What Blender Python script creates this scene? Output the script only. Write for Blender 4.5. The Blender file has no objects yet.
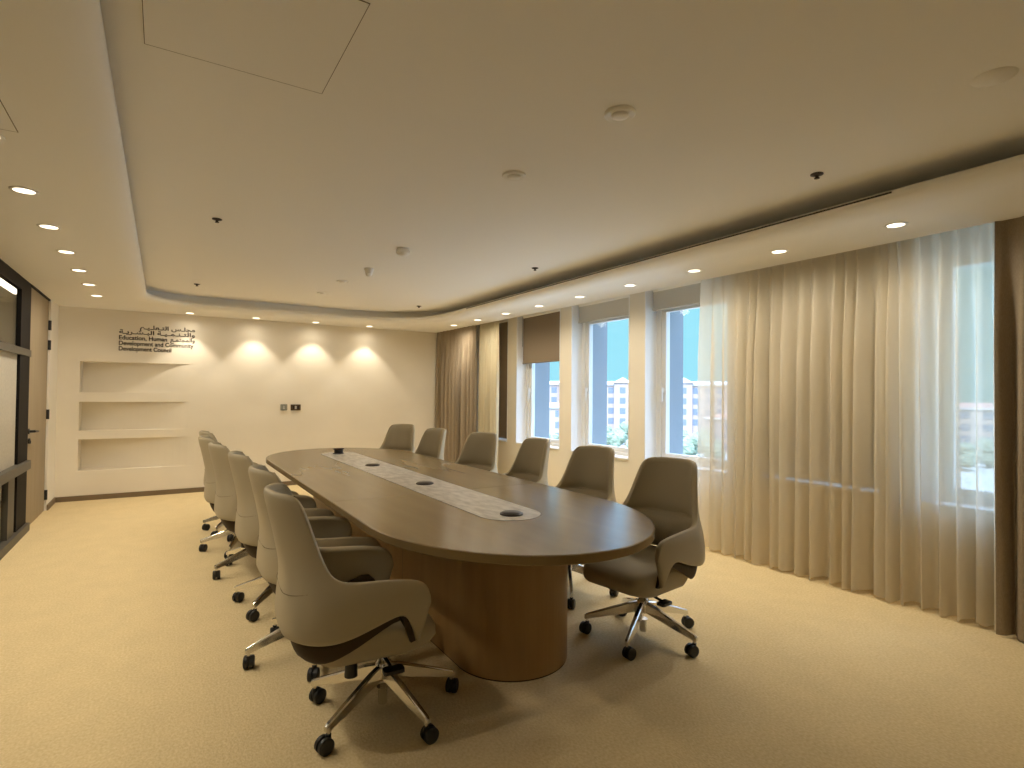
import bpy, math, random
from mathutils import Vector, Matrix
random.seed(7)
PI = math.pi
sc = bpy.context.scene
COL = sc.collection

# ------------------------------------------------------------------ camera, sky, sun, exposure
FPX, YAW, PIT, ROL, CAMZ = 560.93, 0.5570, 0.0190, 0.0090, 1.36
fw = Vector((math.sin(YAW)*math.cos(PIT), math.cos(YAW)*math.cos(PIT), math.sin(PIT)))
r0 = Vector((math.cos(YAW), -math.sin(YAW), 0)); u0 = r0.cross(fw)
rr = r0*math.cos(ROL) + u0*math.sin(ROL); uu = u0*math.cos(ROL) - r0*math.sin(ROL)
cd = bpy.data.cameras.new('camera'); cam = bpy.data.objects.new('camera', cd); COL.objects.link(cam)
cd.sensor_width = 36; cd.lens = FPX/1024*36; cd.clip_start = .02; cd.clip_end = 2000
cam.matrix_world = Matrix(((rr.x, uu.x, -fw.x, 0), (rr.y, uu.y, -fw.y, 0), (rr.z, uu.z, -fw.z, CAMZ), (0, 0, 0, 1)))
sc.camera = cam

w = bpy.data.worlds.new('sky'); sc.world = w; w.use_nodes = True
nt = w.node_tree; bg = nt.nodes['Background']
tc = nt.nodes.new('ShaderNodeTexCoord'); sx = nt.nodes.new('ShaderNodeSeparateXYZ'); cr = nt.nodes.new('ShaderNodeValToRGB')
nt.links.new(tc.outputs['Generated'], sx.inputs[0]); nt.links.new(sx.outputs['Z'], cr.inputs[0]); nt.links.new(cr.outputs[0], bg.inputs['Color'])
cr.color_ramp.elements[0].position = 0.17; cr.color_ramp.elements[0].color = (.075, .175, .205, 1)
cr.color_ramp.elements[1].position = .45; cr.color_ramp.elements[1].color = (.85, 1.28, 1.95, 1)
SKY = 4.0
bg.inputs['Strength'].default_value = SKY
sd = bpy.data.lights.new('sun', 'SUN'); sun = bpy.data.objects.new('sun', sd); COL.objects.link(sun)
sd.energy = 4.0; sd.angle = .01; sd.color = (1, .93, .84)
sun.rotation_euler = Vector((.62, .35, -.75)).to_track_quat('-Z', 'Y').to_euler(); sun.location = (0, 0, 30)
vs = sc.view_settings; sc.display_settings.display_device = 'sRGB'
vs.view_transform = 'Standard'; vs.look = 'None'; vs.gamma = 1; vs.use_curve_mapping = False; vs.exposure = 0.32
LAMP_W, SPILL_W, LAMP_C = 17.0, 21.0, (1.0, .875, .68)
cyc = sc.cycles
cyc.max_bounces = 10; cyc.diffuse_bounces = 6; cyc.transparent_max_bounces = 16; cyc.sample_clamp_indirect = 4
cyc.caustics_reflective = False; cyc.caustics_refractive = False
try:
    cyc.use_denoising = True; cyc.denoiser = 'OPENIMAGEDENOISE'
except Exception: pass

# ------------------------------------------------------------------ helpers
class MB:
    def __init__(s): s.v = []; s.f = []; s.sm = []
    def add(s, vs, fs, smooth=False):
        n = len(s.v); s.v += [tuple(p) for p in vs]
        for f in fs: s.f.append(tuple(i+n for i in f)); s.sm.append(smooth)
        return s
    def box(s, x0, x1, y0, y1, z0, z1):
        return s.add([(x0,y0,z0),(x1,y0,z0),(x1,y1,z0),(x0,y1,z0),(x0,y0,z1),(x1,y0,z1),(x1,y1,z1),(x0,y1,z1)],
                     [(3,2,1,0),(4,5,6,7),(0,1,5,4),(1,2,6,5),(2,3,7,6),(3,0,4,7)])
    def rings(s, rings, smooth=True, cap0=True, cap1=True, closed=True):
        n = len(rings[0]); vs = [p for r in rings for p in r]; fs = []
        for k in range(len(rings)-1):
            for i in range(n if closed else n-1):
                j = (i+1) % n
                fs.append((k*n+i, k*n+j, (k+1)*n+j, (k+1)*n+i))
        s.add(vs, fs, smooth)
        if cap0: s.add(rings[0], [tuple(range(n))[::-1]])
        if cap1: s.add(rings[-1], [tuple(range(n))])
        return s
    def cyl(s, a, b, r0, r1=None, n=20, smooth=True):
        a, b = Vector(a), Vector(b); r1 = r0 if r1 is None else r1
        d = (b-a).normalized(); t = Vector((1,0,0)) if abs(d.x) < .9 else Vector((0,1,0))
        p = d.cross(t).normalized(); q = d.cross(p)
        ring = lambda c, r: [c + (p*math.cos(2*PI*i/n) + q*math.sin(2*PI*i/n))*r for i in range(n)]
        return s.rings([ring(a, r0), ring(b, r1)], smooth)
    def lathe(s, prof, c=(0,0,0), n=28, smooth=True, caps=True):
        rs = [[(c[0]+r*math.cos(2*PI*i/n), c[1]+r*math.sin(2*PI*i/n), c[2]+z) for i in range(n)] for r, z in prof]
        return s.rings(rs, smooth, caps, caps)
    def grid(s, P, smooth=True):
        nr, nc = len(P), len(P[0])
        return s.add([p for r in P for p in r], [(i*nc+j, i*nc+j+1, (i+1)*nc+j+1, (i+1)*nc+j) for i in range(nr-1) for j in range(nc-1)], smooth)
    def build(s, name, mat, parent=None, loc=None):
        me = bpy.data.meshes.new(name); me.from_pydata(s.v, [], s.f)
        me.polygons.foreach_set('use_smooth', s.sm); me.update()
        o = bpy.data.objects.new(name, me); COL.objects.link(o)
        if mat: me.materials.append(mat)
        if parent: o.parent = parent
        if loc: o.location = loc
        return o
def mod_weld(o, d=1e-5):
    m = o.modifiers.new('weld', 'WELD'); m.merge_threshold = d
def mod_bevel(o, wd=.004, seg=2):
    m = o.modifiers.new('bevel', 'BEVEL'); m.width = wd; m.segments = seg; m.limit_method = 'ANGLE'; m.angle_limit = .6
def mod_sub(o, n=1):
    m = o.modifiers.new('sub', 'SUBSURF'); m.levels = n; m.render_levels = n
def mod_solid(o, t, off=-1):
    m = o.modifiers.new('solid', 'SOLIDIFY'); m.thickness = t; m.offset = off
def tag(o, label=None, cat=None, group=None, kind=None):
    if label: o['label'] = label
    if cat: o['category'] = cat
    if group: o['group'] = group
    if kind: o['kind'] = kind
    return o
def empty(name, loc=(0,0,0), rz=0):
    o = bpy.data.objects.new(name, None); COL.objects.link(o); o.location = loc; o.rotation_euler = (0, 0, rz)
    o.empty_display_size = .1
    return o
def thing(name, label, cat, loc=(0,0,0), rz=0, group=None): return tag(empty(name, loc, rz), label, cat, group)
def struct(o): o['kind'] = 'structure'; return o
def copy_tree(o, parent=None):
    c = o.copy(); COL.objects.link(c); c.parent = parent
    for ch in list(o.children): copy_tree(ch, c)
    return c
def rrect(hx, hy, r, cx=0, cy=0, n=6):
    pts = []
    for sxg, syg, a0 in ((1,1,0), (-1,1,PI/2), (-1,-1,PI), (1,-1,1.5*PI)):
        for k in range(n+1):
            a = a0 + PI/2*k/n
            pts.append((cx+sxg*(hx-r)+r*math.cos(a), cy+syg*(hy-r)+r*math.sin(a)))
    return pts
def stadium(cx, y0, y1, r, n=40, e=1.0):
    # long axis along y; y0,y1 = centres of the two round ends
    return [(cx+r*math.cos(PI*i/n), y1+e*r*math.sin(PI*i/n)) for i in range(n+1)] + [(cx-r*math.cos(PI*i/n), y0-e*r*math.sin(PI*i/n)) for i in range(n+1)]

# ------------------------------------------------------------------ materials
def mat(name, col, rough=.6, metal=0, noise=None, bump=None, spec=.5, coords='Object', sheen=0):
    m = bpy.data.materials.new(name); m.use_nodes = True; t = m.node_tree; b = t.nodes['Principled BSDF']
    b.inputs['Base Color'].default_value = (*col, 1); b.inputs['Roughness'].default_value = rough; b.inputs['Metallic'].default_value = metal
    b.inputs['Specular IOR Level'].default_value = spec
    if sheen: b.inputs['Sheen Weight'].default_value = sheen
    tcn = t.nodes.new('ShaderNodeTexCoord')
    if noise:                                          # (scale vector, second colour, detail)
        scl, c2, det = noise
        mp = t.nodes.new('ShaderNodeMapping'); mp.inputs['Scale'].default_value = scl
        nz = t.nodes.new('ShaderNodeTexNoise'); nz.inputs['Scale'].default_value = 1; nz.inputs['Detail'].default_value = det
        rp = t.nodes.new('ShaderNodeValToRGB'); rp.color_ramp.elements[0].position = .32; rp.color_ramp.elements[1].position = .68
        rp.color_ramp.elements[0].color = (*c2, 1); rp.color_ramp.elements[1].color = (*col, 1)
        t.links.new(tcn.outputs[coords], mp.inputs[0]); t.links.new(mp.outputs[0], nz.inputs['Vector'])
        t.links.new(nz.outputs['Fac'], rp.inputs[0]); t.links.new(rp.outputs[0], b.inputs['Base Color'])
    if bump:                                           # (scale vector, strength, distance)
        scl, st, ds = bump
        mp = t.nodes.new('ShaderNodeMapping'); mp.inputs['Scale'].default_value = scl
        nz = t.nodes.new('ShaderNodeTexNoise'); nz.inputs['Scale'].default_value = 1; nz.inputs['Detail'].default_value = 3
        bp = t.nodes.new('ShaderNodeBump'); bp.inputs['Strength'].default_value = st; bp.inputs['Distance'].default_value = ds
        t.links.new(tcn.outputs[coords], mp.inputs[0]); t.links.new(mp.outputs[0], nz.inputs['Vector'])
        t.links.new(nz.outputs['Fac'], bp.inputs['Height']); t.links.new(bp.outputs[0], b.inputs['Normal'])
    return m
def emit(name, col, s):
    m = bpy.data.materials.new(name); m.use_nodes = True; t = m.node_tree; t.nodes.remove(t.nodes['Principled BSDF'])
    e = t.nodes.new('ShaderNodeEmission'); e.inputs[0].default_value = (*col, 1); e.inputs[1].default_value = s
    t.links.new(e.outputs[0], t.nodes['Material Output'].inputs[0]); return m
def cloth(name, col, transp, transl, weave=900):
    m = bpy.data.materials.new(name); m.use_nodes = True; t = m.node_tree; t.nodes.remove(t.nodes['Principled BSDF'])
    N = t.nodes.new; d = N('ShaderNodeBsdfDiffuse'); tl = N('ShaderNodeBsdfTranslucent'); tr = N('ShaderNodeBsdfTransparent')
    tcn = N('ShaderNodeTexCoord'); nz = N('ShaderNodeTexNoise'); nz.inputs['Scale'].default_value = weave; mx = N('ShaderNodeMix'); mx.data_type = 'RGBA'
    t.links.new(tcn.outputs['Object'], nz.inputs['Vector']); t.links.new(nz.outputs['Fac'], mx.inputs['Factor'])
    mx.inputs['A'].default_value = (*[c*.86 for c in col], 1); mx.inputs['B'].default_value = (*[min(1, c*1.08) for c in col], 1)
    t.links.new(mx.outputs['Result'], d.inputs[0]); t.links.new(mx.outputs['Result'], tl.inputs[0])
    a = N('ShaderNodeMixShader'); a.inputs[0].default_value = transl; t.links.new(d.outputs[0], a.inputs[1]); t.links.new(tl.outputs[0], a.inputs[2])
    b = N('ShaderNodeMixShader'); b.inputs[0].default_value = transp; t.links.new(a.outputs[0], b.inputs[1]); t.links.new(tr.outputs[0], b.inputs[2])
    t.links.new(b.outputs[0], t.nodes['Material Output'].inputs[0]); return m
def glass(name, tint, refl=.07):
    m = bpy.data.materials.new(name); m.use_nodes = True; t = m.node_tree; t.nodes.remove(t.nodes['Principled BSDF'])
    N = t.nodes.new; tr = N('ShaderNodeBsdfTransparent'); tr.inputs[0].default_value = (*tint, 1); g = N('ShaderNodeBsdfGlossy'); g.inputs['Roughness'].default_value = .02
    a = N('ShaderNodeMixShader'); lw = N('ShaderNodeLayerWeight'); pw = N('ShaderNodeMath'); pw.operation = 'POWER'; pw.inputs[1].default_value = 4
    ad = N('ShaderNodeMath'); ad.operation = 'MULTIPLY_ADD'; ad.inputs[1].default_value = .3; ad.inputs[2].default_value = .02
    t.links.new(lw.outputs['Facing'], pw.inputs[0]); t.links.new(pw.outputs[0], ad.inputs[0]); t.links.new(ad.outputs[0], a.inputs[0]); t.links.new(tr.outputs[0], a.inputs[1]); t.links.new(g.outputs[0], a.inputs[2])
    t.links.new(a.outputs[0], t.nodes['Material Output'].inputs[0]); return m
def carpet_mat():
    m = mat('carpet_loop', (.66, .56, .40), .95, spec=.1); t = m.node_tree; b = t.nodes['Principled BSDF']; N = t.nodes.new
    tcn = N('ShaderNodeTexCoord'); n1 = N('ShaderNodeTexNoise'); n1.inputs['Scale'].default_value = 95; n1.inputs['Detail'].default_value = 2
    n2 = N('ShaderNodeTexNoise'); n2.inputs['Scale'].default_value = 7; n2.inputs['Detail'].default_value = 3
    vo = N('ShaderNodeTexVoronoi'); vo.inputs['Scale'].default_value = 130
    mp = N('ShaderNodeMapping'); mp.inputs['Scale'].default_value = (1, .75, 1); t.links.new(tcn.outputs['Object'], mp.inputs[0])
    for q in (n1, n2, vo): t.links.new(mp.outputs[0], q.inputs['Vector'])
    r1 = N('ShaderNodeValToRGB'); r1.color_ramp.elements[0].position = .3; r1.color_ramp.elements[1].position = .7
    r1.color_ramp.elements[0].color = (.685, .54, .30, 1); r1.color_ramp.elements[1].color = (.81, .67, .41, 1)
    mx = N('ShaderNodeMix'); mx.data_type = 'RGBA'; mx.blend_type = 'MULTIPLY'; mx.inputs['Factor'].default_value = .14
    t.links.new(n1.outputs['Fac'], r1.inputs[0]); t.links.new(r1.outputs[0], mx.inputs['A']); t.links.new(n2.outputs['Fac'], mx.inputs['B'])
    t.links.new(mx.outputs['Result'], b.inputs['Base Color'])
    bp = N('ShaderNodeBump'); bp.inputs['Strength'].default_value = .5; bp.inputs['Distance'].default_value = .0025
    t.links.new(vo.outputs['Distance'], bp.inputs['Height']); t.links.new(bp.outputs[0], b.inputs['Normal']); return m
M = dict(
    plaster=mat('white_plaster', (.86, .83, .76), .9, spec=.15, bump=((3,3,3), .06, .01)),
    ceil=mat('ceiling_paint', (.93, .912, .87), .9, spec=.15),
    farwall=mat('cream_microcement', (.88, .83, .73), .85, spec=.2, noise=((1.3,1.3,1.8), (.83, .775, .67), 5), bump=((5,5,5), .05, .01)),
    pier=mat('cream_paint', (.82, .76, .64), .8, spec=.2),
    reveal=mat('white_reveal', (.84, .84, .84), .6),
    carpet=carpet_mat(),
    wood=mat('oak_veneer', (.27, .19, .088), .24, noise=((9, 1.2, 9), (.235, .163, .074), 6), spec=.24),
    woodp=mat('oak_pedestal', (.37, .225, .085), .42, noise=((14, 14, 1.2), (.32, .185, .065), 5), spec=.4),
    door=mat('door_veneer', (.34, .275, .185), .5, noise=((30, 30, 1.5), (.30, .24, .155), 5)),
    marble=mat('pale_marble', (.72, .675, .61), .32, noise=((26, 10, 20), (.42, .38, .33), 8)),
    leather=mat('taupe_leather', (.43, .375, .265), .5, spec=.4, bump=((260,260,260), .12, .002)),
    leatherin=mat('taupe_leather_shaded', (.385, .335, .235), .55, spec=.35, bump=((260,260,260), .12, .002)),  # same leather darkened, the shade of the inner side put into its colour
    brown=mat('brown_leather', (.05, .032, .017), .55, spec=.2),
    seam=mat('seam_thread', (.20, .165, .105), .7),
    chrome=mat('polished_aluminium', (.78, .76, .73), .16, 1),
    black=mat('black_plastic', (.012, .012, .013), .42),
    blackmetal=mat('black_metal', (.014, .012, .012), .6, spec=.08),
    steel=mat('grey_metal', (.085, .078, .066), .45, spec=.35),
    socket=mat('dark_bronze', (.045, .03, .025), .35, .3),
    drape=mat('brown_drape', (.37, .305, .225), .9, spec=.1, noise=((240,240,60), (.31, .25, .18), 2)),
    sheer=cloth('cream_sheer', (.88, .82, .69), .26, .45),
    sheerfold=cloth('cream_sheer_gathered', (.80, .72, .52), .08, .35),
    blind=mat('brown_blind', (.27, .215, .155), .85, spec=.1),
    whiteblind=mat('white_blind', (.62, .60, .55), .8, spec=.1),
    upvc=mat('white_frame', (.78, .78, .76), .4),
    glass=glass('window_glass', (.97, .985, 1)),
    pglass=glass('partition_glass', (.93, .94, .92)),
    frost=cloth('frosted_film', (.80, .77, .70), .0, .5, 40),
    lens=emit('lamp_lens', (1.0, .86, .62), 3.6),
    strip=emit('strip_lens', (1.0, .86, .66), 5),
    whiteplastic=mat('white_plastic', (.90, .88, .83), .5),
    slot=mat('slot_black', (.02, .017, .014), .7),
    line=mat('joint_line', (.22, .18, .13), .9),  # dark joint lines of the access panels and table plinth
    sign=mat('sign_black', (.02, .015, .010), .9, spec=.05),
    plate=mat('grey_glass_plate', (.30, .31, .28), .25),
    icon=mat('pale_icon', (.55, .55, .52), .4),
    bronze=mat('bronze_plate', (.15, .10, .055), .3, .6),
    skirting=mat('dark_skirting', (.20, .145, .085), .5),
    stone=mat('pink_stone', (.37, .30, .275), .9), stonew=mat('white_stone', (.50, .48, .47), .9),
    redroof=mat('terracotta_roof', (.36, .20, .16), .9), darkpane=mat('distant_pane', (.15, .18, .23), .4),
    ground=mat('dusty_ground', (.40, .39, .36), 1, noise=((.05,.05,.05), (.33, .34, .29), 4)),
    leaf=mat('pale_foliage', (.27, .31, .23), .9, noise=((.8,.8,.8), (.17, .22, .15), 4)), trunk=mat('trunk_bark', (.2, .15, .1), .9),
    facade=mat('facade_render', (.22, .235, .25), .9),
)

# ------------------------------------------------------------------ the room shell
H = 2.396                      # soffit height
TZ = H + .17                   # raised tray ceiling
YF = 8.737                     # far wall
XL, XR = -1.105, 4.30          # left partition, window wall
YB = -1.6                      # wall behind the camera
SOX = lambda y: 4.125 - (y-1.15)*.0252     # soffit edge along the curtains

mb = MB(); mb.box(XL-.1, XR+.02, YB-.1, YF+.1, -.15, 0); fl = struct(mb.build('floor', M['carpet']))

# far wall with three niches that taper out to the right
mb = MB(); xs = [XL-.1, -.875, .375, XR]; zs = [0, .365, .757, .862, 1.224, 1.341, 1.730, 2.75]; ND = .30
for i in range(3):
    for k in range(7):
        if i == 1 and k in (1, 3, 5): continue
        mb.add([(xs[i],YF,zs[k]), (xs[i+1],YF,zs[k]), (xs[i+1],YF,zs[k+1]), (xs[i],YF,zs[k+1])], [(0,1,2,3)])
NS = 16
for z0, z1 in ((.365,.757), (.862,1.224), (1.341,1.730)):
    pl = [(-.875 + 1.25*k/NS, YF + ND*(1-k/NS)**1.7) for k in range(NS+1)]       # the back sweeps out to the wall face
    for (xa, ya), (xb, yb) in zip(pl, pl[1:]):
        mb.add([(xa,YF,z0), (xb,YF,z0), (xb,yb,z0), (xa,ya,z0), (xa,YF,z1), (xb,YF,z1), (xb,yb,z1), (xa,ya,z1)], [(0,1,2,3), (7,6,5,4), (3,2,6,7)])
    mb.add([(-.875,YF,z0), (-.875,YF+ND,z0), (-.875,YF+ND,z1), (-.875,YF,z1)], [(0,1,2,3)])
mb.box(XL-.1, XR, YF+ND+.02, YF+ND+.08, 0, 2.75)
wf = struct(mb.build('wall_far', M['farwall']))
mb = MB(); mb.box(XL, 4.2, YF-.014, YF-.0005, 0, .062); struct(mb.build('baseboard_far', M['skirting']))

# window wall: sill wall, piers and lintel, deep reveals
WIN = [(0.73,1.75), (1.98,3.01), (3.235,4.265), (4.495,5.515), (5.745,6.785), (7.02,8.05)]    # y ranges, near to far
SILL, XO = .665, 4.87
mb = MB(); mb.box(XR, XO, YB-.1, YF+.4, -.15, SILL); mb.box(XR, XO, YB-.1, YF+.4, 2.52, 2.9)
ys = [YB-.1] + [v for wd in WIN for v in wd] + [YF+.4]
for a, b in zip(ys[0::2], ys[1::2]): mb.box(XR, XO, a, b, SILL, 2.52)
struct(mb.build('wall_right', M['pier']))
mb = MB()                                                    # white lining boards inside the reveals
for a, b in WIN:
    mb.box(XR-.004, 4.46, b-.012, b-.0005, SILL, 2.52); mb.box(XR-.004, 4.46, a+.0005, a+.012, SILL, 2.52)
    mb.box(XR-.012, 4.46, a+.012, b-.012, SILL-.001, SILL+.014)
struct(mb.build('trim_1', M['reveal']))
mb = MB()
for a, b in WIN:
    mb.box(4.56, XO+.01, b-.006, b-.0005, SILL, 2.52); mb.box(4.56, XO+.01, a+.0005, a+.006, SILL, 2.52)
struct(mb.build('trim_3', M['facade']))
mb = MB(); mb.box(XL, XR, YB-.1, YB, 0, 2.75); struct(mb.build('wall_back', M['plaster']))

# soffit ring, rounded lip, recessed ledge, raised tray
TX0, TX1, TY0, TY1 = -.172, 3.29, -.55, 8.02
def tray_loop(off, z, far=None):
    x0, x1, y0, y1 = TX0-off, TX1+off, TY0-off, TY1+(off if far is None else far)
    pts = []
    for (cx, cy, sgx, sgy, a0, r) in ((x1,y1,1,1,0,1.0), (x0,y1,-1,1,PI/2,.62), (x0,y0,-1,-1,PI,.5), (x1,y0,1,-1,1.5*PI,.5)):
        r += off
        for k in range(17):
            a = a0 + PI/2*k/16
            pts.append((cx-sgx*r + r*math.cos(a), cy-sgy*r + r*math.sin(a), z))
    return pts
outer = []
for q, (cx, cy) in enumerate(((XR, YF), (XL-.02, YF), (XL-.02, YB), (XR, YB))):
    for k in range(17): outer.append((SOX(cy) if q in (0, 3) else cx, cy, H))
mb = MB(); BW = .16
loops = [outer, tray_loop(BW, H)]
for k in range(1, 7):
    a = PI/2*k/6; loops.append(tray_loop(BW*(1-math.sin(a)), H + .05*(1-math.cos(a))))
loops += [tray_loop(0, H+.075)]
mb.rings(loops, True, False, False)
n = len(outer)
mb.rings([tray_loop(0, H+.075), tray_loop(.38, H+.075, .12), tray_loop(.38, TZ, .12)], False, False, False)
mb.add(tray_loop(.38, TZ, .12), [tuple(range(n))[::-1]])
# curtain pocket beside the soffit and the slab above
mb.add([(SOX(YB),YB,H), (SOX(YF),YF,H), (SOX(YF),YF,H+.3), (SOX(YB),YB,H+.3)], [(0,1,2,3)])
mb.add([(SOX(YB),YB,H+.3), (SOX(YF),YF,H+.3), (XR,YF,H+.3), (XR,YB,H+.3)], [(0,1,2,3)])
ce = struct(mb.build('ceiling', M['ceil'])); mod_weld(ce, 1e-4)
mb = MB(); mb.box(-3.6, XO, YB-.2, YF+.5, 2.9, 3.0); struct(mb.build('sun_block_slab', M['facade']))  # unseen slab, added to keep the sun out of the room

# ------------------------------------------------------------------ windows
for i, (a, b) in enumerate(WIN):
    root = struct(empty('window_%d' % (i+1), (4.5, (a+b)/2, SILL)))
    o = Vector((4.5, (a+b)/2, SILL))
    def B(mb, x0, x1, y0, y1, z0, z1): mb.box(x0-o.x, x1-o.x, y0-o.y, y1-o.y, z0-o.z, z1-o.z)
    fr = MB(); zt = 2.52
    B(fr, 4.46, 4.55, a, a+.07, SILL, zt); B(fr, 4.46, 4.55, b-.07, b, SILL, zt); B(fr, 4.46, 4.55, a+.07, b-.07, SILL, SILL+.05); B(fr, 4.46, 4.55, a+.07, b-.07, 2.29, zt)
    f = fr.build('window_frame', M['upvc'], root); mod_bevel(f, .004)
    sa = MB(); y0, y1 = a+.07, b-.07; z0, z1 = SILL+.05, 2.29
    B(sa, 4.475, 4.535, y0, y0+.06, z0, z1); B(sa, 4.475, 4.535, y1-.06, y1, z0, z1); B(sa, 4.475, 4.535, y0+.06, y1-.06, z0, z0+.05); B(sa, 4.475, 4.535, y0+.06, y1-.06, z1-.05, z1)
    s_ = sa.build('window_sash', M['upvc'], root); mod_bevel(s_, .005)
    ha = MB(); B(ha, 4.455, 4.475, y1-.04, y1-.015, 1.40, 1.45); B(ha, 4.44, 4.456, y1-.037, y1-.018, 1.30, 1.45); ha.build('window_handle', M['upvc'], s_)
    gl = MB(); B(gl, 4.50, 4.512, y0+.06, y1-.06, z0+.05, z1-.05); gl.build('window_pane', M['glass'], root)

def blind(name, i, zb, m, label, col):
    a, b = WIN[i]; y0, y1 = a+.02, b-.02
    root = thing(name, label, 'blind', (4.40, (a+b)/2, zb), 0, 'roller blinds in the window recesses')
    hw = (y1-y0)/2
    mb = MB(); mb.box(-.002, .003, -hw, hw, .02, 2.50-zb); mb.build('blind_fabric', m, root)
    mb = MB(); mb.cyl((0, -hw, .012), (0, hw, .012), .011); mb.build('bottom_bar', m, root)
    mb = MB(); mb.cyl((.018, -hw, 2.48-zb), (.018, hw, 2.48-zb), .03); mb.build('roller', M['whiteplastic'], root)
    mb = MB(); mb.cyl((-.02, hw-.012, .25), (-.02, hw-.012, 2.48-zb), .0025, n=6); mb.build('pull_cord', M['blackmetal'] if col else M['whiteplastic'], root)
blind('roller_blind', 2, 2.255, M['whiteblind'], 'pale roller blind rolled up in the window recess beside the sheer curtain', 0)
blind('roller_blind', 3, 2.255, M['whiteblind'], 'pale roller blind rolled up in the middle uncurtained window recess', 0)
blind('roller_blind', 4, 1.80, M['blind'], 'brown roller blind pulled a third of the way down a window', 1)
blind('roller_blind', 5, .70, M['blind'], 'brown roller blind pulled fully down beside the far gathered sheer curtain', 1)
blind('roller_blind', 1, .70, M['whiteblind'], 'lowered pale roller blind behind the middle of the long sheer curtain', 0)

# ------------------------------------------------------------------ left partition, door, corridor
root = struct(empty('wall_left', (XL, 0, 0)))
def L(mb, x0, x1, y0, y1, z0, z1): mb.box(x0, x1, y0, y1, z0, z1)
mb = MB(); L(mb, -.036, 0, YB, 6.70, 2.28, H); L(mb, -.036, 0, 6.70, 7.13, 0, H)
mb.build('partition_header', M['blackmetal'], root)
mb = MB(); L(mb, -.045, .012, YB, 7.13, 1.685, 1.75); mb.build('upper_rail', M['steel'], root)
mb = MB(); L(mb, -.045, .035, YB, 7.10, .60, .685); o = mb.build('lower_rail', M['steel'], root); mod_bevel(o, .006)
mb = MB(); L(mb, -.05, .03, YB, 7.13, 0, .075); mb.build('plinth', M['steel'], root)
for k in range(6):
    y1 = 6.70-k*1.37; y0 = y1-1.37
    mb = MB(); L(mb, -.03, -.022, y0+.03, y1, 1.75, 2.28); mb.build('upper_pane', M['pglass'], root)
    mb = MB(); L(mb, -.03, -.022, y0+.03, y1, .685, 1.685); mb.build('frosted_pane', M['frost'], root)
    mb = MB(); L(mb, -.03, -.022, y0+.03, y1, .075, .60); mb.build('lower_pane', M['pglass'], root)
    mb = MB(); L(mb, -.045, -.005, y0-.03, y0+.03, .075, 2.28); mb.build('mullion', M['blackmetal'], root)
mb = MB(); L(mb, -.045, .0, 6.36, 6.60, .075, .60); mb.build('lower_post', M['steel'], root)
# wall strip beyond the door
mb = MB(); mb.box(XL-.10, XL+.012, 8.19, YF, 0, H+.1); struct(mb.build('trim_2', M['plaster']))
mb = MB(); mb.box(XL+.012, XL+.026, 8.20, YF-.014, 0, .062); struct(mb.build('baseboard_left', M['skirting']))
dr = struct(empty('door_1', (XL, 7.14, 0)))
mb = MB(); mb.box(-.06, -.008, 0, 1.04, .006, 2.375); o = mb.build('door_leaf', M['door'], dr)
mb = MB(); mb.box(-.09, -.002, -.012, 0, 0, 2.395); mb.box(-.09, .004, 0, 1.05, 2.375, 2.396); mb.build('door_frame', M['blackmetal'], dr)
mb = MB(); mb.cyl((-.01, .07, .955), (.045, .07, .955), .012); mb.cyl((.04, .06, .955), (.04, .24, .945), .010); mb.cyl((-.008,.07,.955), (.0,.07,.955), .028)
mb.build('door_handle', M['black'], dr)
mb = MB(); mb.cyl((-.008, .07, .86), (.006, .07, .86), .026); mb.box(.006, .012, .062, .078, .835, .865); mb.build('door_lock', M['black'], dr)
for z in (.18, 1.09, 1.875, 2.10):
    mb = MB(); mb.cyl((.004, 1.045, z-.055), (.004, 1.045, z+.055), .016); mb.box(-.012, .006, 1.03, 1.06, z-.052, z+.052); mb.build('door_hinge', M['black'], dr)
# corridor seen through the glass
mb = MB(); mb.box(-3.5, XL-.1, YB-.1, YF+.4, -.15, 0); struct(mb.build('corridor_floor', M['carpet']))
mb = MB(); mb.box(-3.5, -3.4, YB-.1, YF+.4, 0, 2.75); mb.box(-3.4, XL-.1, YF, YF+.1, 0, 2.75); mb.box(-3.4, XL-.1, YB-.1, YB, 0, 2.75)
mb.box(-3.4, -2.3, 7.9, 8.2, 0, 2.75); struct(mb.build('wall_corridor', M['plaster']))
mb = MB(); mb.box(-3.5, XL-.08, YB-.1, YF+.4, 2.45, 2.75); struct(mb.build('corridor_ceiling', M['ceil']))
t = thing('strip_light', 'long thin ceiling strip light glowing behind the glass partition at left', 'light', (-1.36, 4.9, 2.449))
mb = MB(); mb.box(-.075, .075, -3.2, 3.2, -.03, 0); mb.build('housing', M['whiteplastic'], t)
mb = MB(); mb.box(-.04, .04, -3.18, 3.18, -.036, -.0301); mb.build('diffuser', M['strip'], t)

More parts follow.
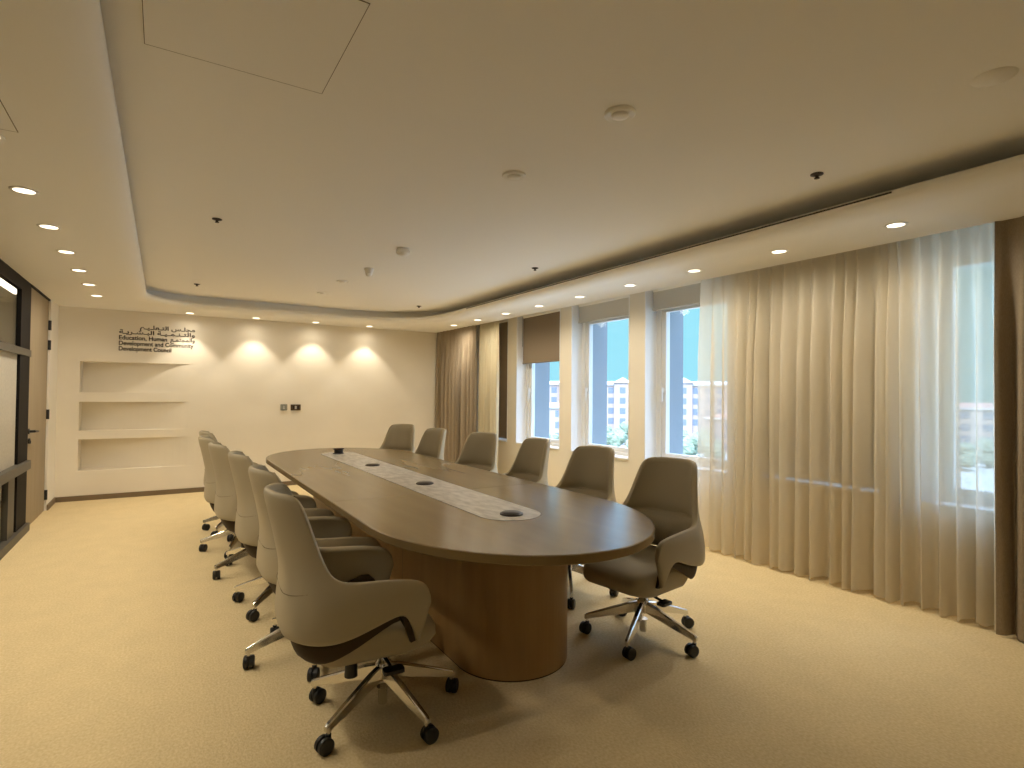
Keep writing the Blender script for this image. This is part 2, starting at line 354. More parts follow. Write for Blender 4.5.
# ------------------------------------------------------------------ downlights
def make_downlight(spill=1.0, main=1.0, cone=82, blend=.55):
    t = thing('downlight', 'x', 'light')
    mb = MB(); mb.lathe([(.046, -.004), (.060, -.005), (.062, 0.0), (.046, 0.0), (.046, -.004)], n=32, caps=False); mb.build('trim_ring', M['whiteplastic'], t)
    mb = MB(); mb.lathe([(.0455, -.003), (.03, -.0035), (.001, -.0036)], n=32); mb.build('lens', M['lens'], t)
    ld = bpy.data.lights.new('spot', 'SPOT'); ld.energy = LAMP_W*main; ld.color = LAMP_C; ld.spot_size = math.radians(cone); ld.spot_blend = blend; ld.shadow_soft_size = .035
    lo = bpy.data.objects.new('lamp', ld); COL.objects.link(lo); lo.parent = t; lo.location = (0, 0, -.012)
    l2 = bpy.data.lights.new('spill', 'SPOT'); l2.energy = SPILL_W*spill; l2.color = LAMP_C; l2.spot_size = math.radians(176); l2.spot_blend = .9; l2.shadow_soft_size = .05
    lo = bpy.data.objects.new('lamp_spill', l2); COL.objects.link(lo); lo.parent = t; lo.location = (0, 0, -.014)
    return t
ORD = ['nearest', 'second nearest', 'third nearest', 'fourth nearest', 'fifth nearest', 'sixth nearest', 'seventh nearest', 'eighth nearest', 'farthest']
dl0 = make_downlight(); dlw = make_downlight(.22, 1.6, 86, .45); used = {}
def downlight(x, y, label, group, src=None):
    src = src or dl0; o = copy_tree(src) if src.name in used else src
    used[src.name] = True; o.location = (x, y, H); o['label'] = label; o['group'] = group
for k in range(0, 9):
    lab = 'round recessed downlight above the curtains and windows, %s of that row' % ORD[k] if k >= 0 else 'round recessed downlight above the curtains, out of view beside the camera'
    downlight(3.702, 1.6207+.7489*k, lab, 'downlights above the windows')
for k, nm in enumerate(('leftmost, beside the wall lettering', 'second from the left', 'second from the right', 'rightmost, towards the drape')):
    downlight(.2872+.8015*k, 8.498, 'small recessed downlight washing the cream end wall, ' + nm, 'downlights along the end wall', dlw)
for k in range(-2, 6):
    lab = 'round recessed downlight by the glass partition, %s of that row' % (['nearest, half-cut one'] + ORD[1:6] + ['farthest'])[k+1] if k >= -1 else 'round recessed downlight by the glass partition, just outside the photo at upper left'
    downlight(-.627, 3.7938+.7518*k, lab.replace('sixth nearest of that row', 'sixth nearest of that row'), 'downlights by the glass partition')

# ------------------------------------------------------------------ ceiling fittings
def disc_fit(name, label, x, y, prof, m, cat, core=None, group=None):
    t = thing(name, label, cat, (x, y, TZ), 0, group)
    mb = MB(); mb.lathe(prof, n=28); mb.build('cover', m, t)
    if core: mb = MB(); mb.lathe(core[0], n=20); mb.build(core[1], core[2], t)
K = (TZ-CAMZ)/(H+.2-CAMZ)
flat = [(.066, 0), (.066, -.008), (.058, -.012), (.05, -.009), (.001, -.009)]
flatcore = ([(.038, -.0092), (.036, -.016), (.014, -.019), (.001, -.019)], 'grille', M['whiteplastic'])
disc_fit('ceiling_speaker', 'flat white round ceiling disc, the larger one nearest the camera', 1.677*K, 1.819*K, flat, M['whiteplastic'], 'ceiling disc', flatcore, 'round ceiling discs')
disc_fit('ceiling_speaker', 'flat white round ceiling disc with a raised centre, above the near table end', 1.657*K, 2.66*K, flat, M['whiteplastic'], 'ceiling disc', flatcore, 'round ceiling discs')
disc_fit('ceiling_speaker', 'flat white round ceiling disc just beyond the two smoke detectors', 1.667*K, 6.22*K, flat, M['whiteplastic'], 'ceiling disc', flatcore, 'round ceiling discs')
disc_fit('ceiling_speaker', 'flat white round ceiling disc farthest down the room', 1.66*K, 7.1*K, flat, M['whiteplastic'], 'ceiling disc', flatcore, 'round ceiling discs')
sm = [(.05, 0), (.05, -.018), (.056, -.02), (.056, -.04), (.04, -.056), (.001, -.056)]
disc_fit('smoke_detector', 'white round smoke detector, the one nearer the camera', 1.717*K, 4.531*K, sm, M['whiteplastic'], 'smoke detector', ([(.03, -.0562), (.02, -.062), (.001, -.062)], 'sensor_cap', M['whiteplastic']), 'smoke detectors')
disc_fit('smoke_detector', 'white round smoke detector, the farther one with a domed cap', 1.713*K, 5.448*K, [(.045, 0), (.045, -.02), (.035, -.025), (.035, -.05), (.001, -.05)], M['whiteplastic'], 'smoke detector', ([(.03, -.0502), (.026, -.07), (.012, -.08), (.001, -.08)], 'sensor_cap', M['whiteplastic']), 'smoke detectors')
spr = [(.032, 0), (.032, -.005), (.02, -.009), (.009, -.012), (.009, -.022), (.001, -.022)]; sprc = ([(.014, -.0222), (.014, -.025), (.001, -.025)], 'deflector', M['socket'])
for x, y, lab in ((3.052, 1.729, 'nearest on the window side'), (.309, 4.503, 'nearer of the two on the left side'), (.314, 7.355, 'farther of the two on the left side'), (3.059, 4.507, 'middle one on the window side'), (3.043, 7.381, 'farthest one on the window side')):
    disc_fit('sprinkler_head', 'small dark sprinkler head in the raised ceiling, ' + lab, x*K, y*K, spr, M['socket'], 'sprinkler', sprc, 'ceiling sprinklers')
t = thing('ceiling_patch', 'faint grey round smudge on the ceiling at upper right', 'ceiling patch', (2.688*K, .836*K, TZ))
mb = MB(); mb.lathe([(.07, 0), (.069, -.0015), (.001, -.0015)], n=28); mb.build('smudge_disc', mat('smudge_tone', (.87, .85, .80), .9), t)  # thin disc slightly darker than the ceiling, for a faint smudge
t = thing('access_panel', 'large rectangular access panel outlined in the raised ceiling', 'access panel', (.23*K, 2.05*K, TZ))
hx, hy = .305*K, .315*K
mb = MB(); mb.box(-hx, hx, -hy, hy, -.002, 0); mb.build('panel', M['ceil'], t)
mb = MB(); e = .0022
for x0, x1, y0, y1 in ((-hx-e,-hx,-hy,hy), (hx,hx+e,-hy,hy), (-hx-e,hx+e,hy,hy+e), (-hx-e,hx+e,-hy-e,-hy)): mb.box(x0, x1, y0, y1, -.0022, 0)
mb.build('joint', M['line'], t)
t = thing('access_panel', 'access panel outlined in the lower ceiling margin at the left edge', 'access panel', (-.76, 2.68, H))
hx, hy = .248, .265
mb = MB(); mb.box(-hx, hx, -hy, hy, -.002, 0); mb.build('panel', M['ceil'], t)
mb = MB(); e = .0025
for x0, x1, y0, y1 in ((-hx-e,-hx,-hy,hy), (hx,hx+e,-hy,hy), (-hx-e,hx+e,hy,hy+e), (-hx-e,hx+e,-hy-e,-hy)): mb.box(x0, x1, y0, y1, -.0022, 0)
mb.build('joint', M['line'], t)
t = thing('slot_diffuser', 'long black air slot running along the ceiling lip above the windows', 'air vent', (TX1, 3.93, H+.056))
mb = MB(); mb.box(-.004, .002, -2.47, 2.47, .002, .013); mb.build('slot', M['slot'], t)
mb = MB(); mb.box(-.005, .002, -2.48, 2.48, .013, .018); mb.box(-.005, .002, -2.48, 2.48, -.002, .002); mb.build('slot_frame', M['whiteplastic'], t)

# ------------------------------------------------------------------ curtains
def curtain(mb, y0, y1, x, zt, zb, npl, amp, seed, pleat=True, lean=0):
    rnd = random.Random(seed); wts = [rnd.uniform(.55, 1.5) for _ in range(npl)]; tot = sum(wts)
    amps = [rnd.uniform(.55, 1.1) for _ in range(npl+1)]; drift = [rnd.uniform(-.03, .03) for _ in range(npl+1)]
    edges = [0]
    for q in wts: edges.append(edges[-1]+q/tot)
    nz, sub = 34, 14; P = []
    for j in range(nz+1):
        v = j/nz; z = zt + (zb-zt)*v; row = []
        a = amp*(.42 + .58*min(1, v*3.0)) if pleat else amp
        for k in range(npl):
            for s_ in range(sub):
                f = s_/sub; y = edges[k]+(edges[k+1]-edges[k])*f
                d0, d1 = drift[k], drift[k+1]
                A = amps[k]*(1-f)+amps[k+1]*f
                sh = 1 if v > .3 else (.5+.5*v/.3)
                wv = math.cos(2*PI*f)
                wv = math.copysign(abs(wv)**(.75 if v > .15 else 1.0), wv)
                pin = math.exp(-(v/.05)**2)*.5*math.exp(-((min(f, 1-f))/.10)**2)
                xx = SOX(y0+(y1-y0)*y)-SOX(1.15)+x - a*A*wv*sh - pin*amp
                yy = y0 + (y1-y0)*y + (d0*(1-f)+d1*f)*v + .012*math.sin(2*PI*f+k)*v + lean*v*v*(y**1.5)
                row.append((xx, yy, z + (.012*math.sin(k*2.1) if j == nz else 0)))
        row.append((SOX(y1)-SOX(1.15)+x - a*amps[-1], y1+lean*v*v, z)); P.append(row)
    mb.grid(P)
t = thing('sheer_curtain', 'long cream sheer curtain hanging in soft folds along the windows at right', 'curtain', (0,0,0))
mb = MB(); curtain(mb, 1.285, 3.37, 4.185, H+.12, .018, 20, .074, 3); mb.build('curtain_panel', M['sheer'], t)
mb = MB(); mb.box(4.165, 4.19, .6, 3.42, H+.13, H+.155); mb.build('curtain_track', M['whiteplastic'], t)
t = thing('drape', 'heavy brown drape gathered at the right edge in front of sheer curtain', 'curtain', (0,0,0))
mb = MB(); curtain(mb, .62, 1.278, 4.13, H+.12, .012, 7, .05, 9); mb.build('drape_panel', M['drape'], t)
t = thing('sheer_curtain', 'narrow cream sheer curtain gathered beside the far brown drape', 'curtain', (0,0,0))
mb = MB(); curtain(mb, 6.80, 7.335, 4.16, H+.12, .015, 9, .028, 5); mb.build('curtain_panel', M['sheerfold'], t)
t = thing('drape', 'heavy brown drape hanging in folds in the far right corner', 'curtain', (0,0,0))
mb = MB(); curtain(mb, 7.36, 8.68, 4.12, H+.12, .012, 12, .06, 12); mb.build('drape_panel', M['drape'], t)

# ------------------------------------------------------------------ conference table
TC, TR, TY_0, TY_1, TT, TE = 1.543, .715, 2.60, 5.575, .74, 1.25
table = thing('conference_table', 'long oval wooden conference table with marble inlay and a rounded plinth base', 'table', (TC, (TY_0+TY_1)/2, 0))
ym = (TY_0+TY_1)/2
def clip_loop(ya, yb, r, g=.0015):
    # outline of the stadium between ya and yb (local y), gap g at cut sides
    pts = [p for p in stadium(0, TY_0-ym, TY_1-ym, r, 48, TE)]
    out = []
    for x, y in pts: out.append((x, min(max(y, ya), yb)))
    res = []
    for p in out:
        if not res or (abs(p[0]-res[-1][0])+abs(p[1]-res[-1][1])) > 1e-6: res.append(p)
    if abs(res[0][0]-res[-1][0])+abs(res[0][1]-res[-1][1]) < 1e-6: res.pop()
    return res
cuts = [TY_0-ym-2, 3.27-ym, 4.86-ym, TY_1-ym+2]
for k in range(3):
    ya, yb = cuts[k]+(.002 if k else 0), cuts[k+1]-(.002 if k < 2 else 0)
    rings = []
    for rad, z in ((TR-.016, TT-.046), (TR-.003, TT-.040), (TR, TT-.036), (TR, TT-.004), (TR-.004, TT)):
        rings.append([(x, y, z) for x, y in clip_loop(ya, yb, rad)])
    n_ = min(len(r) for r in rings)
    if any(len(r) != n_ for r in rings): raise RuntimeError('loop mismatch')
    mb = MB(); mb.rings(rings, False); mb.build('tabletop', M['wood'], table)
mb = MB(); RY0, RY1 = 2.50-ym, 5.83-ym
mb.rings([[(x, y, z) for x, y in stadium(0, RY0, RY1, r)] for r, z in ((.167, TT-.003), (.167, TT+.0012), (.166, TT+.0018))], False); mb.build('marble_inlay', M['marble'], table)
mb = MB(); mb.rings([[(x, y, z) for x, y in stadium(0, RY0, RY1, r)] for r, z in ((.1705, TT-.003), (.1705, TT+.0010))], False); mb.build('inlay_edge', M['brown'], table)
pc = 1.574-TC
PED = [(2.525-ym, 'n'), (5.68-ym, 'f')]
mb = MB(); mb.rings([[(pc+x, y, z) for x, y in stadium(0, PED[0][0], PED[1][0], r)] for r, z in ((.30, .008), (.30, .694))], False); o = mb.build('plinth_base', M['woodp'], table)
mb = MB(); mb.rings([[(pc+x, y, z) for x, y in stadium(0, PED[0][0], PED[1][0], r)] for r, z in ((.297, .0), (.297, .008))], False); mb.build('plinth_kick', M['brown'], table)
for yy in (3.3-ym, 4.86-ym):
    for sg in (-1, 1):
        mb = MB(); mb.box(pc+sg*.3002-.001, pc+sg*.3002+.001, yy-.0015, yy+.0015, .008, .694); mb.build('plinth_joint', M['line'], table)
TC2 = TC
SOCK = [(2.471, 'nearest the round table end'), (3.60, 'second from the near table end'), (4.732, 'third from the near table end')]
for y, lab in SOCK:
    t = thing('table_power_socket', 'closed dark round power socket flat on the marble inlay, ' + lab, 'power socket', (TC, y, TT+.0018), 0, 'pop-up sockets in the table')
    mb = MB(); mb.lathe([(.060, 0), (.061, .004), (.058, .008), (.052, .009)], n=36); mb.build('bezel', M['socket'], t)
    mb = MB(); mb.lathe([(.051, 0), (.051, .0095), (.049, .012), (.001, .013)], n=36); mb.build('lid', M['socket'], t)
t = thing('table_power_socket', 'raised dark round power socket popped up at the far table end', 'power socket', (TC, 5.83, TT+.0018), 0, 'pop-up sockets in the table')
mb = MB(); mb.lathe([(.055, 0), (.056, .004), (.047, .007)], n=36); mb.build('bezel', M['socket'], t)
mb = MB(); mb.lathe([(.043, 0), (.043, .044)], n=36); mb.build('socket_tower', M['black'], t)
mb = MB(); mb.lathe([(.054, .044), (.056, .047), (.055, .053), (.001, .054)], n=36); mb.build('lid', M['socket'], t)

# ------------------------------------------------------------------ chairs
def lerp(a, b, t): return a+(b-a)*t
def interp(tab, v):
    if v <= tab[0][0]: return tab[0][1]
    for (a, fa), (b, fb) in zip(tab, tab[1:]):
        if v <= b:
            t = (v-a)/(b-a); return fa+(fb-fa)*t
    return tab[-1][1]
def smooth_tab(tab, v):
    # Catmull-Rom like smoothing by averaging neighbours
    d = .025; return sum(interp(tab, v+k*d) for k in (-1, -.5, 0, .5, 1))/5
WID = [(.28, .20), (.33, .235), (.40, .255), (.50, .265), (.60, .262), (.68, .230), (.80, .200), (.97, .166)]
XRE = [(.28, -.19), (.33, -.232), (.38, -.255), (.45, -.272), (.55, -.266), (.64, -.258), (.72, -.268), (.82, -.290), (.98, -.330)]
RAD = [(.30, .15), (.6, .17), (.8, .15), (.97, .13)]
def plan(a, z, inset=0.0):
    """point at fraction a (0 = middle of the back, 1 = arm front) along one half of the U at height z, moved in by inset"""
    wd = smooth_tab(WID, z); xr = smooth_tab(XRE, z); r = interp(RAD, z)
    L0 = wd-r; L1 = PI/2*r; L2 = XFR-(xr+r); s_ = a*(L0+L1+L2)
    if s_ <= L0: return xr+inset, s_
    if s_ <= L0+L1:
        an = (s_-L0)/r; return xr+r-(r-inset)*math.cos(an), L0+(r-inset)*math.sin(an)
    x = xr+r+(s_-L0-L1)
    return x, wd - .028*max(0, (x-.02)/.25)**2 - inset
TOP = [(0, .990), (.10, .990), (.19, .987), (.255, .980), (.288, .960), (.312, .915), (.338, .85), (.366, .78), (.395, .725), (.43, .682), (.468, .658), (.52, .647), (.60, .643), (.70, .639), (.80, .633), (.89, .625), (.95, .613), (.985, .586), (1.0, .53)]
BOT = [(0, .445), (.10, .445), (.19, .445), (.26, .444), (.30, .443), (.34, .441), (.38, .440), (.42, .440), (.47, .442), (.51, .446), (.56, .453), (.61, .463), (.67, .477), (.735, .493), (.79, .505), (.83, .506), (.868, .486), (.905, .43), (.93, .375)]
XFR = .240
def make_chair():
    root = thing('conference_chair', 'x', 'chair')
    nt_ = 14; cols = list(range(len(TOP)))
    def surf(k, sgn, t, inset=0):
        at, zt = TOP[k]; ab, zb = BOT[k]; a = lerp(ab, at, t); z = lerp(zb, zt, t)
        x, y = plan(a, z, inset); return (x, sgn*y, z)
    P = []
    for j in range(nt_+1):
        t = j/nt_
        P.append([surf(k, -1, t) for k in cols[:0:-1]] + [surf(k, 1, t) for k in cols])
    mb = MB(); mb.grid(P); shell = mb.build('back_and_arm_shell', M['leather'], root); mod_solid(shell, .034, 1); mod_sub(shell, 1)
    shell.modifiers['solid'].offset = -1
    # seam between back panel and arms
    pts = []
    for i in range(-16, 17):
        u = abs(i)/16; a = u*.45; z = .600 + .048*u**2.6
        x, y = plan(a, z, -.0335); pts.append(Vector((x, math.copysign(y, i) if i else 0, z)))
    mb = MB(); rs = [[p+Vector((.0013*math.cos(q*PI/3), 0, .0013*math.sin(q*PI/3))) for q in range(6)] for p in pts]; mb.rings(rs); mb.build('seam', M['seam'], shell)
    # brown lower shell: tucks under from the bottom edge, running out to a thin edge at the arm front
    DEP = [(0, .105), (.3, .105), (.40, .098), (.50, .085), (.60, .066), (.72, .048), (.83, .036), (1, .02)]
    INS = [(0, .060), (.3, .055), (.45, .03), (.6, .008), (.75, .004), (1, .004)]
    Q = []
    for j in range(6):
        t = j/5; row = []
        for sg, ks in ((-1, cols[:0:-1]), (1, cols)):
            for k in ks:
                a, z = BOT[k]; dz = interp(DEP, a); ins = interp(INS, a)
                if a > .84:                                   # front limb: the edge faces backwards
                    x, y = plan(a - .030*t, z, .004); row.append((x, sg*y, z - .004*t)); continue
                ang = t*PI/2
                x, y = plan(a, z, .003+ins*(1-math.cos(ang))); row.append((x, sg*y, z+.004 - dz*math.sin(ang)))
        Q.append(row)
    mb = MB(); mb.grid(Q); o = mb.build('lower_shell', M['brown'], root); mod_solid(o, .024, -1)
    # seat cushion
    mb = MB(); rs = []
    for z, hx, hy, r, sh in ((.312, .17, .18, .07, .02), (.319, .20, .20, .08, .035), (.342, .232, .214, .09, .058), (.385, .264, .220, .10, .046), (.42, .266, .220, .10, .044), (.444, .258, .212, .10, .036), (.458, .232, .19, .09, .023), (.463, .13, .12, .07, .02)):
        rs.append([(x, y, z - .03*max(0, (x-.12)/.18)**2*(1 if z > .36 else .2)) for x, y in rrect(hx, hy, r, sh, 0, 8)])
    mb.rings(rs); mb.build('seat_cushion', M['leatherin'], root)
    # inner back pads
    for nm, z0, z1, th in (('back_pad', .672, .972, .014), ('lumbar_pad', .45, .667, .030)):
        G = []; nb = 12
        for j in range(nb+1):
            t = j/nb; z = lerp(z0, z1, t); row = []
            edge = (1-abs(2*t-1)**6)
            amax = interp([(.40,.43), (.64,.44), (.682,.42), (.725,.385), (.78,.357), (.85,.329), (.915,.302), (.945,.284), (.975,.258)], z)
            xe, ye = plan(amax, z, -.001); xc = plan(0, z, .004)[0] + th
            for i in range(-20, 21):
                u = i/20; xs_, ys_ = plan(abs(u)*amax, z, -.002); xf = lerp(xc, max(xc, xe), abs(u)**3)
                k = edge*(1-abs(u)**30); yy = lerp(ys_, ye*abs(u), k)
                row.append((lerp(xs_, xf, k), math.copysign(yy, i) if i else 0, z))
            G.append(row)
        mb = MB(); mb.grid(G); o = mb.build(nm, M['leatherin'], root)
    # mechanism
    mb = MB(); mb.rings([[(x, y, z) for x, y in rrect(hx, hy, .025, cx, 0, 4)] for z, hx, hy, cx in ((.243, .035, .035, .0), (.256, .09, .055, -.05), (.285, .11, .075, -.06), (.316, .12, .09, -.05))]); mech = mb.build('tilt_mechanism', M['black'], root)
    for sg in (-1, 1):
        mb = MB(); mb.cyl((.02, sg*.03, .268), (.03, sg*.15, .250), .007); mb.rings([[(x, y, z) for x, y in rrect(.042, .026, .012, .035, sg*.165, 3)] for z in (.238, .252)], False); mb.build('lever', M['black'], mech)
    mb = MB(); mb.cyl((-.105, -.035, .27), (-.105, -.035, .196), .024, .027); mb.build('tension_knob', M['black'], mech)
    # column and base
    mb = MB(); mb.lathe([(.018, .035), (.020, .040), (.020, .095), (.026, .10), (.026, .105)], n=20); mb.lathe([(.026, .140), (.033, .146), (.033, .212), (.026, .217), (.022, .25)], n=24); mb.build('gas_column', M['chrome'], root)
    for q in range(5):
        a = 2*PI*q/5; d = Vector((math.cos(a), math.sin(a), 0)); s_ = Vector((-math.sin(a), math.cos(a), 0))
        rs = []
        for t, zt, zb, hw in ((.016, .205, .150, .017), (.08, .190, .136, .018), (.18, .156, .112, .016), (.28, .121, .088, .013), (.318, .107, .079, .012), (.328, .100, .082, .008)):
            c = d*t; rs.append([c - s_*hw + Vector((0,0,zb)), c + s_*hw + Vector((0,0,zb)), c + s_*hw*.8 + Vector((0,0,zt-.006)), c + s_*hw*.5 + Vector((0,0,zt)), c - s_*hw*.5 + Vector((0,0,zt)), c - s_*hw*.8 + Vector((0,0,zt-.006))])
        mb = MB(); mb.rings(rs, False); mb.cyl(d*.312+Vector((0,0,.058)), d*.312+Vector((0,0,.086)), .007, n=12)
        leg = mb.build('base_leg', M['chrome'], root)
        ca = a + .9 + q*1.7; cdv = Vector((math.cos(ca), math.sin(ca), 0)); cs = Vector((-math.sin(ca), math.cos(ca), 0)); cc = d*.312 + cdv*.016 + Vector((0,0,.031))
        mb = MB()
        for sg in (-1, 1):
            mb.cyl(cc+cs*sg*.005, cc+cs*sg*.021, .031, .031, 24); mb.cyl(cc+cs*sg*.021, cc+cs*sg*.025, .031, .024, 24)
        mb.cyl(cc+cs*-.006, cc+cs*.006, .022, n=16); mb.cyl(d*.312+Vector((0,0,.028)), d*.312+Vector((0,0,.066)), .011, n=12)
        mb.build('caster', M['black'], leg)
    return root
chair0 = make_chair(); cu = [False]
def chair(x, y, deg, base, off, label, group):
    o = copy_tree(chair0) if cu[0] else chair0
    cu[0] = True; o.location = (x, y, 0); o.rotation_euler = (0, 0, math.radians(deg)); o['label'] = label; o['group'] = group
    for ch in o.children:                       # the star base swivels freely under the seat
        nm = ch.name.split('.')[0]
        if nm == 'base_leg': ch.rotation_euler = (0, 0, math.radians(base-deg)); ch.location = (off, 0, 0)
        elif nm == 'gas_column': ch.location = (off, 0, 0)
        elif nm == 'tilt_mechanism': ch.location = (off*.7, 0, 0)
GL, GR = 'chairs along the left side of the table', 'chairs along the window side of the table'
LCH = [(.70, 2.36, -4, -5, .125, 'taupe leather swivel chair at the left near end, nearest the camera'),
       (.73, 3.08, 0, 44, -.04, 'taupe leather swivel chair second from the camera on the table\'s left side'),
       (.71, 3.90, 0, 10, 0, 'taupe leather swivel chair third from the camera on the table\'s left side'),
       (.65, 4.70, 2, 55, 0, 'taupe leather swivel chair fourth from the camera on the table\'s left side'),
       (.62, 5.42, 0, 30, 0, 'taupe leather swivel chair fifth from the camera on the table\'s left side'),
       (.66, 6.15, 2, 12, 0, 'taupe leather swivel chair farthest along the table\'s left side, mostly hidden')]
RCH = [(2.315, 2.31, 189, 138, -.01, 'taupe leather swivel chair at the near window corner, fully visible on its chrome base'),
       (2.42, 3.12, 189, 20, 0, 'taupe leather swivel chair second nearest on the window side, back above the tabletop'),
       (2.46, 3.98, 179, 0, 0, 'taupe leather swivel chair on the window side turned edge-on before the middle window'),
       (2.41, 4.72, 198, 30, 0, 'taupe leather swivel chair fourth on the window side, before the gathered sheer'),
       (2.26, 5.58, 188, 40, 0, 'narrow-looking taupe leather swivel chair fifth on the window side, before the far drape'),
       (2.28, 6.42, 211, 60, 0, 'taupe leather swivel chair farthest on the window side, against the end wall')]
for c_ in LCH: chair(*c_, GL)
for c_ in RCH: chair(*c_, GR)

# ------------------------------------------------------------------ wall lettering and plates
FORMS = {'ا': (0xFE8D,0xFE8E), 'ب': (0xFE8F,0xFE90,0xFE91,0xFE92), 'ة': (0xFE93,0xFE94), 'ت': (0xFE95,0xFE96,0xFE97,0xFE98), 'ج': (0xFE9D,0xFE9E,0xFE9F,0xFEA0),
         'ر': (0xFEAD,0xFEAE), 'س': (0xFEB1,0xFEB2,0xFEB3,0xFEB4), 'ش': (0xFEB5,0xFEB6,0xFEB7,0xFEB8), 'ع': (0xFEC9,0xFECA,0xFECB,0xFECC), 'ل': (0xFEDD,0xFEDE,0xFEDF,0xFEE0),
         'م': (0xFEE1,0xFEE2,0xFEE3,0xFEE4), 'ن': (0xFEE5,0xFEE6,0xFEE7,0xFEE8), 'و': (0xFEED,0xFEEE), 'ي': (0xFEF1,0xFEF2,0xFEF3,0xFEF4)}
def shape(txt):
    out = []
    for i, ch in enumerate(txt):
        if ch not in FORMS: out.append(ch); continue
        pv = txt[i-1] if i else ' '; nx = txt[i+1] if i+1 < len(txt) else ' '
        jp = pv == 'ـ' or (pv in FORMS and len(FORMS[pv]) == 4); fm = FORMS[ch]; jn = len(fm) == 4 and (nx == 'ـ' or nx in FORMS)
        out.append(chr(fm[(3 if jn else 1) if jp else (2 if jn else 0)]))
    return ''.join(out[::-1])
sign = thing('wall_lettering', 'dark raised bilingual Arabic and English lettering on the cream end wall above the niches', 'sign', (-.06, YF, 2.03))
def text_line(txt, x0, x1, zb, hgt, name, bold=.022):
    cu_ = bpy.data.curves.new('txt', 'FONT'); cu_.body = txt; cu_.extrude = .05; cu_.offset = bold
    ob = bpy.data.objects.new('txt', cu_); COL.objects.link(ob)
    me = bpy.data.meshes.new_from_object(ob.evaluated_get(bpy.context.evaluated_depsgraph_get()))
    bpy.data.objects.remove(ob)
    xs_ = [v.co.x for v in me.vertices]
    if not xs_: print('EMPTY TEXT', name); return
    a, b = min(xs_), max(xs_); k = (x1-x0)/(b-a)
    for v in me.vertices: v.co = Vector((x0+(v.co.x-a)*k+.06, -.0016-v.co.z*.03, zb-2.03+v.co.y*hgt))
    me.materials.append(M['sign']); o = bpy.data.objects.new(name, me); COL.objects.link(o); o.parent = sign
bpy.context.view_layer.update()
text_line(shape('مجلـس التـعلـيـم'), -.263, .36, 2.170, .072, 'arabic_line')
text_line(shape('والتـنـمـيـة البـشـريـة'), -.485, .36, 2.100, .072, 'arabic_line')
text_line(shape('والمجتمـع'), .075, .36, 2.028, .072, 'arabic_line')
text_line('Education, Human', -.485, .04, 2.024, .076, 'english_line')
text_line('Development and Community', -.485, .345, 1.952, .076, 'english_line')
text_line('Development Council', -.485, .09, 1.882, .076, 'english_line')
t = thing('control_panel', 'small grey square wall control with a pale symbol on the end wall', 'switch', (1.510, YF, 1.145))
mb = MB(); mb.rings([[(x, y, z) for x, z in rrect(.047, .045, .008, 0, 0, 4)][::-1] for y in (0, -.010)], False); mb.build('plate', M['plate'], t)
mb = MB(); mb.cyl((0, -.0101, .014), (0, -.0115, .014), .010, n=14)
mb.add([(-.014,-.0115,-.024), (.014,-.0115,-.024), (.006,-.0115,.006), (-.006,-.0115,.006), (-.014,-.0101,-.024), (.014,-.0101,-.024), (.006,-.0101,.006), (-.006,-.0101,.006)], [(0,1,2,3), (7,6,5,4), (0,4,5,1), (1,5,6,2), (2,6,7,3), (3,7,4,0)])
mb.build('symbol', M['icon'], t)
t = thing('switch_plate', 'dark bronze double switch plate on the end wall beside the grey control', 'switch', (1.675, YF, 1.142))
mb = MB(); mb.rings([[(x, y, z) for x, z in rrect(.070, .044, .004, 0, 0, 3)][::-1] for y in (0, -.008)], False); mb.build('plate', M['bronze'], t)
for x in (-.034, 0, .034):
    mb = MB(); mb.box(x-.012, x+.012, -.013, -.0081, -.024, .024); mb.build('rocker', M['socket'] if x else M['icon'], t)

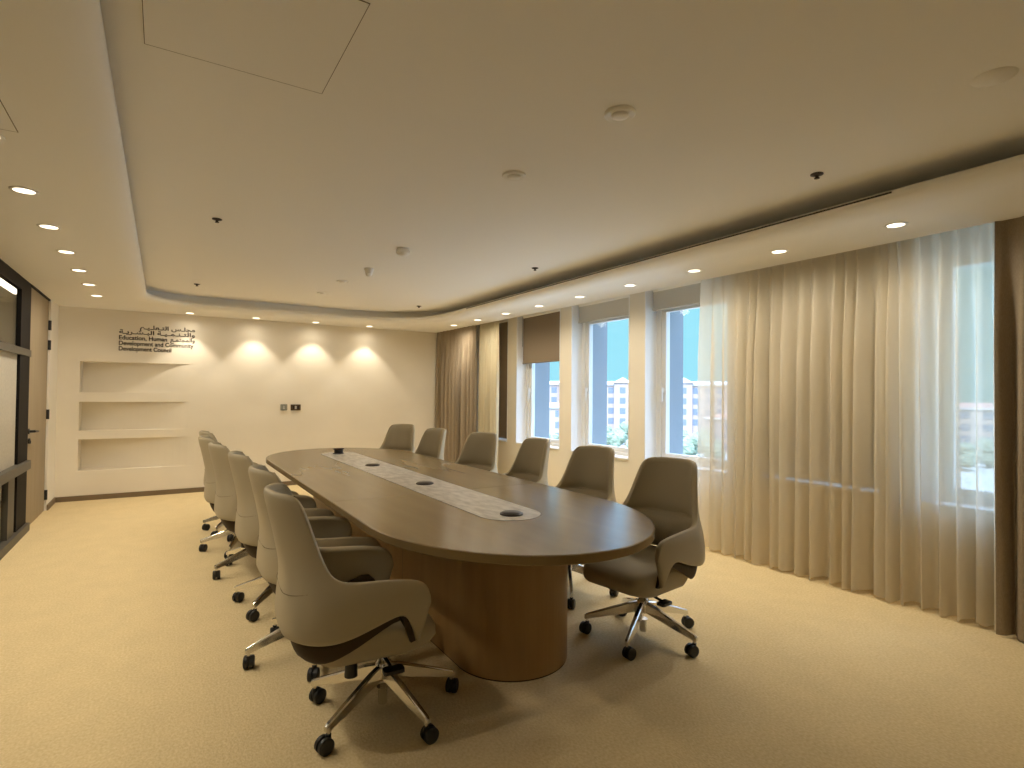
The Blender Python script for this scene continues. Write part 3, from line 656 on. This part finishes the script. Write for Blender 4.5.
# ------------------------------------------------------------------ outside
GZ = -14.0
mb = MB(); mb.box(XO+8, 700, -500, 700, GZ-1, GZ); struct(mb.build('ground', M['ground']))
def dirpt(deg, dist): return (dist*math.sin(math.radians(deg)), dist*math.cos(math.radians(deg)))
def building(deg, dist, wd, dp, ztop, storeys, bays, m, roofm, label, towers):
    x, y = dirpt(deg, dist); root = thing('hotel_building' if towers else 'low_building', label, 'building', (x, y, GZ), -math.radians(deg))
    hh = ztop-GZ
    mb = MB(); mb.box(-wd/2, wd/2, 0, dp, 0, hh); mb.build('walls', m, root)
    mb = MB(); mb.box(-wd/2-.5, wd/2+.5, -.5, dp+.5, hh, hh+.5); mb.build('cornice', M['stonew'], root)
    mb = MB(); mb.rings([[(-wd/2-.3,-.3,hh+.5), (wd/2+.3,-.3,hh+.5), (wd/2+.3,dp+.3,hh+.5), (-wd/2-.3,dp+.3,hh+.5)], [(-wd/2+dp*.45,dp*.48,hh+1.8), (wd/2-dp*.45,dp*.48,hh+1.8), (wd/2-dp*.45,dp*.52,hh+1.8), (-wd/2+dp*.45,dp*.52,hh+1.8)]], False); mb.build('roof', roofm, root)
    for tx in towers:
        mb = MB(); mb.box(tx-3, tx+3, -1.2, 4, 0, hh+1.0); tw = mb.build('tower', m, root)
        mb = MB(); mb.rings([[(tx-3.6,-1.8,hh+1.0), (tx+3.6,-1.8,hh+1.0), (tx+3.6,4.6,hh+1.0), (tx-3.6,4.6,hh+1.0)], [(tx-.2,1.2,hh+3), (tx+.2,1.2,hh+3), (tx+.2,1.6,hh+3), (tx-.2,1.6,hh+3)]], False); mb.build('tower_roof', M['stonew'], tw)
    bw = wd/bays; sh_ = hh/storeys
    for i in range(bays):
        bx = -wd/2+bw*(i+.5)
        if any(abs(bx-tx) < 3.4 for tx in towers): yy = -1.2
        else: yy = 0
        for k in range(max(0, storeys-4), storeys):
            mb = MB(); mb.box(bx-bw*.24, bx+bw*.24, yy-.06, yy+.1, sh_*k+sh_*.22, sh_*k+sh_*.80); mb.build('window', M['darkpane'], root)
building(46, 215, 96, 16, 5.2, 5, 22, M['stone'], M['stonew'], 'large pale pink stone hotel with roof pavilions far outside the windows', [-32, -11, 11, 32])
building(36, 185, 26, 14, -3.0, 3, 6, M['stone'], M['redroof'], 'low pinkish building with a terracotta roof outside the half-blinded window', [])
building(53.5, 165, 14, 10, -5.0, 3, 4, M['stone'], M['redroof'], 'small house with a terracotta roof among trees outside the window by the sheer', [])
building(70, 190, 50, 14, -1.5, 4, 10, M['stone'], M['redroof'], 'long pale building seen through the sheer curtain at right', [])
def tree(deg, dist, hgt, rad, label, sd_):
    x, y = dirpt(deg, dist); rnd = random.Random(sd_); root = thing('tree', label, 'tree', (x, y, GZ), rnd.uniform(0, 6), 'trees outside the windows')
    mb = MB()
    for q in range(9):
        c = Vector((rnd.uniform(-1,1)*rad*.6, rnd.uniform(-1,1)*rad*.6, hgt-rad+rnd.uniform(-.5,.6)*rad)); r = rad*rnd.uniform(.4, .65)
        rs = []
        for i in range(1, 8):
            th = PI*i/8; rs.append([c + Vector((math.sin(th)*math.cos(2*PI*j/12), math.sin(th)*math.sin(2*PI*j/12), math.cos(th)))*r*rnd.uniform(.82, 1.15) for j in range(12)])
        mb.rings(rs, False)
    mb.build('crown', M['leaf'], root)
    mb = MB(); mb.cyl((0,0,0), (0,0,hgt-rad*.8), rad*.12, rad*.07, 8); mb.build('trunk', M['trunk'], root)
TREES = [(41.2, 172, 6.5, 3.2), (42.4, 165, 5.5, 3.0), (43.4, 178, 7, 3.4), (44.2, 160, 5, 2.8), (48.2, 160, 6.4, 3.3), (49.3, 150, 5.6, 3.0), (50.6, 162, 6.2, 3.2), (51.8, 146, 5.0, 2.8), (35.2, 165, 5, 2.8), (36.8, 160, 4.6, 2.6), (68, 160, 6.5, 3.4), (70.5, 155, 6, 3.2), (72.5, 165, 6.5, 3.4)]
WHERE = ['outside the middle uncurtained window', 'outside the window beside the sheer', 'outside the half-blinded window', 'seen through the sheer curtain']
cnt = {}
for i, (d, s_, h_, r_) in enumerate(TREES):
    wz = 0 if d < 45 and d > 40 else (1 if 45 < d < 60 else (2 if d < 40 else 3)); cnt[wz] = cnt.get(wz, 0)+1
    tree(d, s_, h_, r_, '%s leafy green tree %s' % (['leftmost', 'second from left', 'third from left', 'fourth from left'][cnt[wz]-1], WHERE[wz]), 40+i)
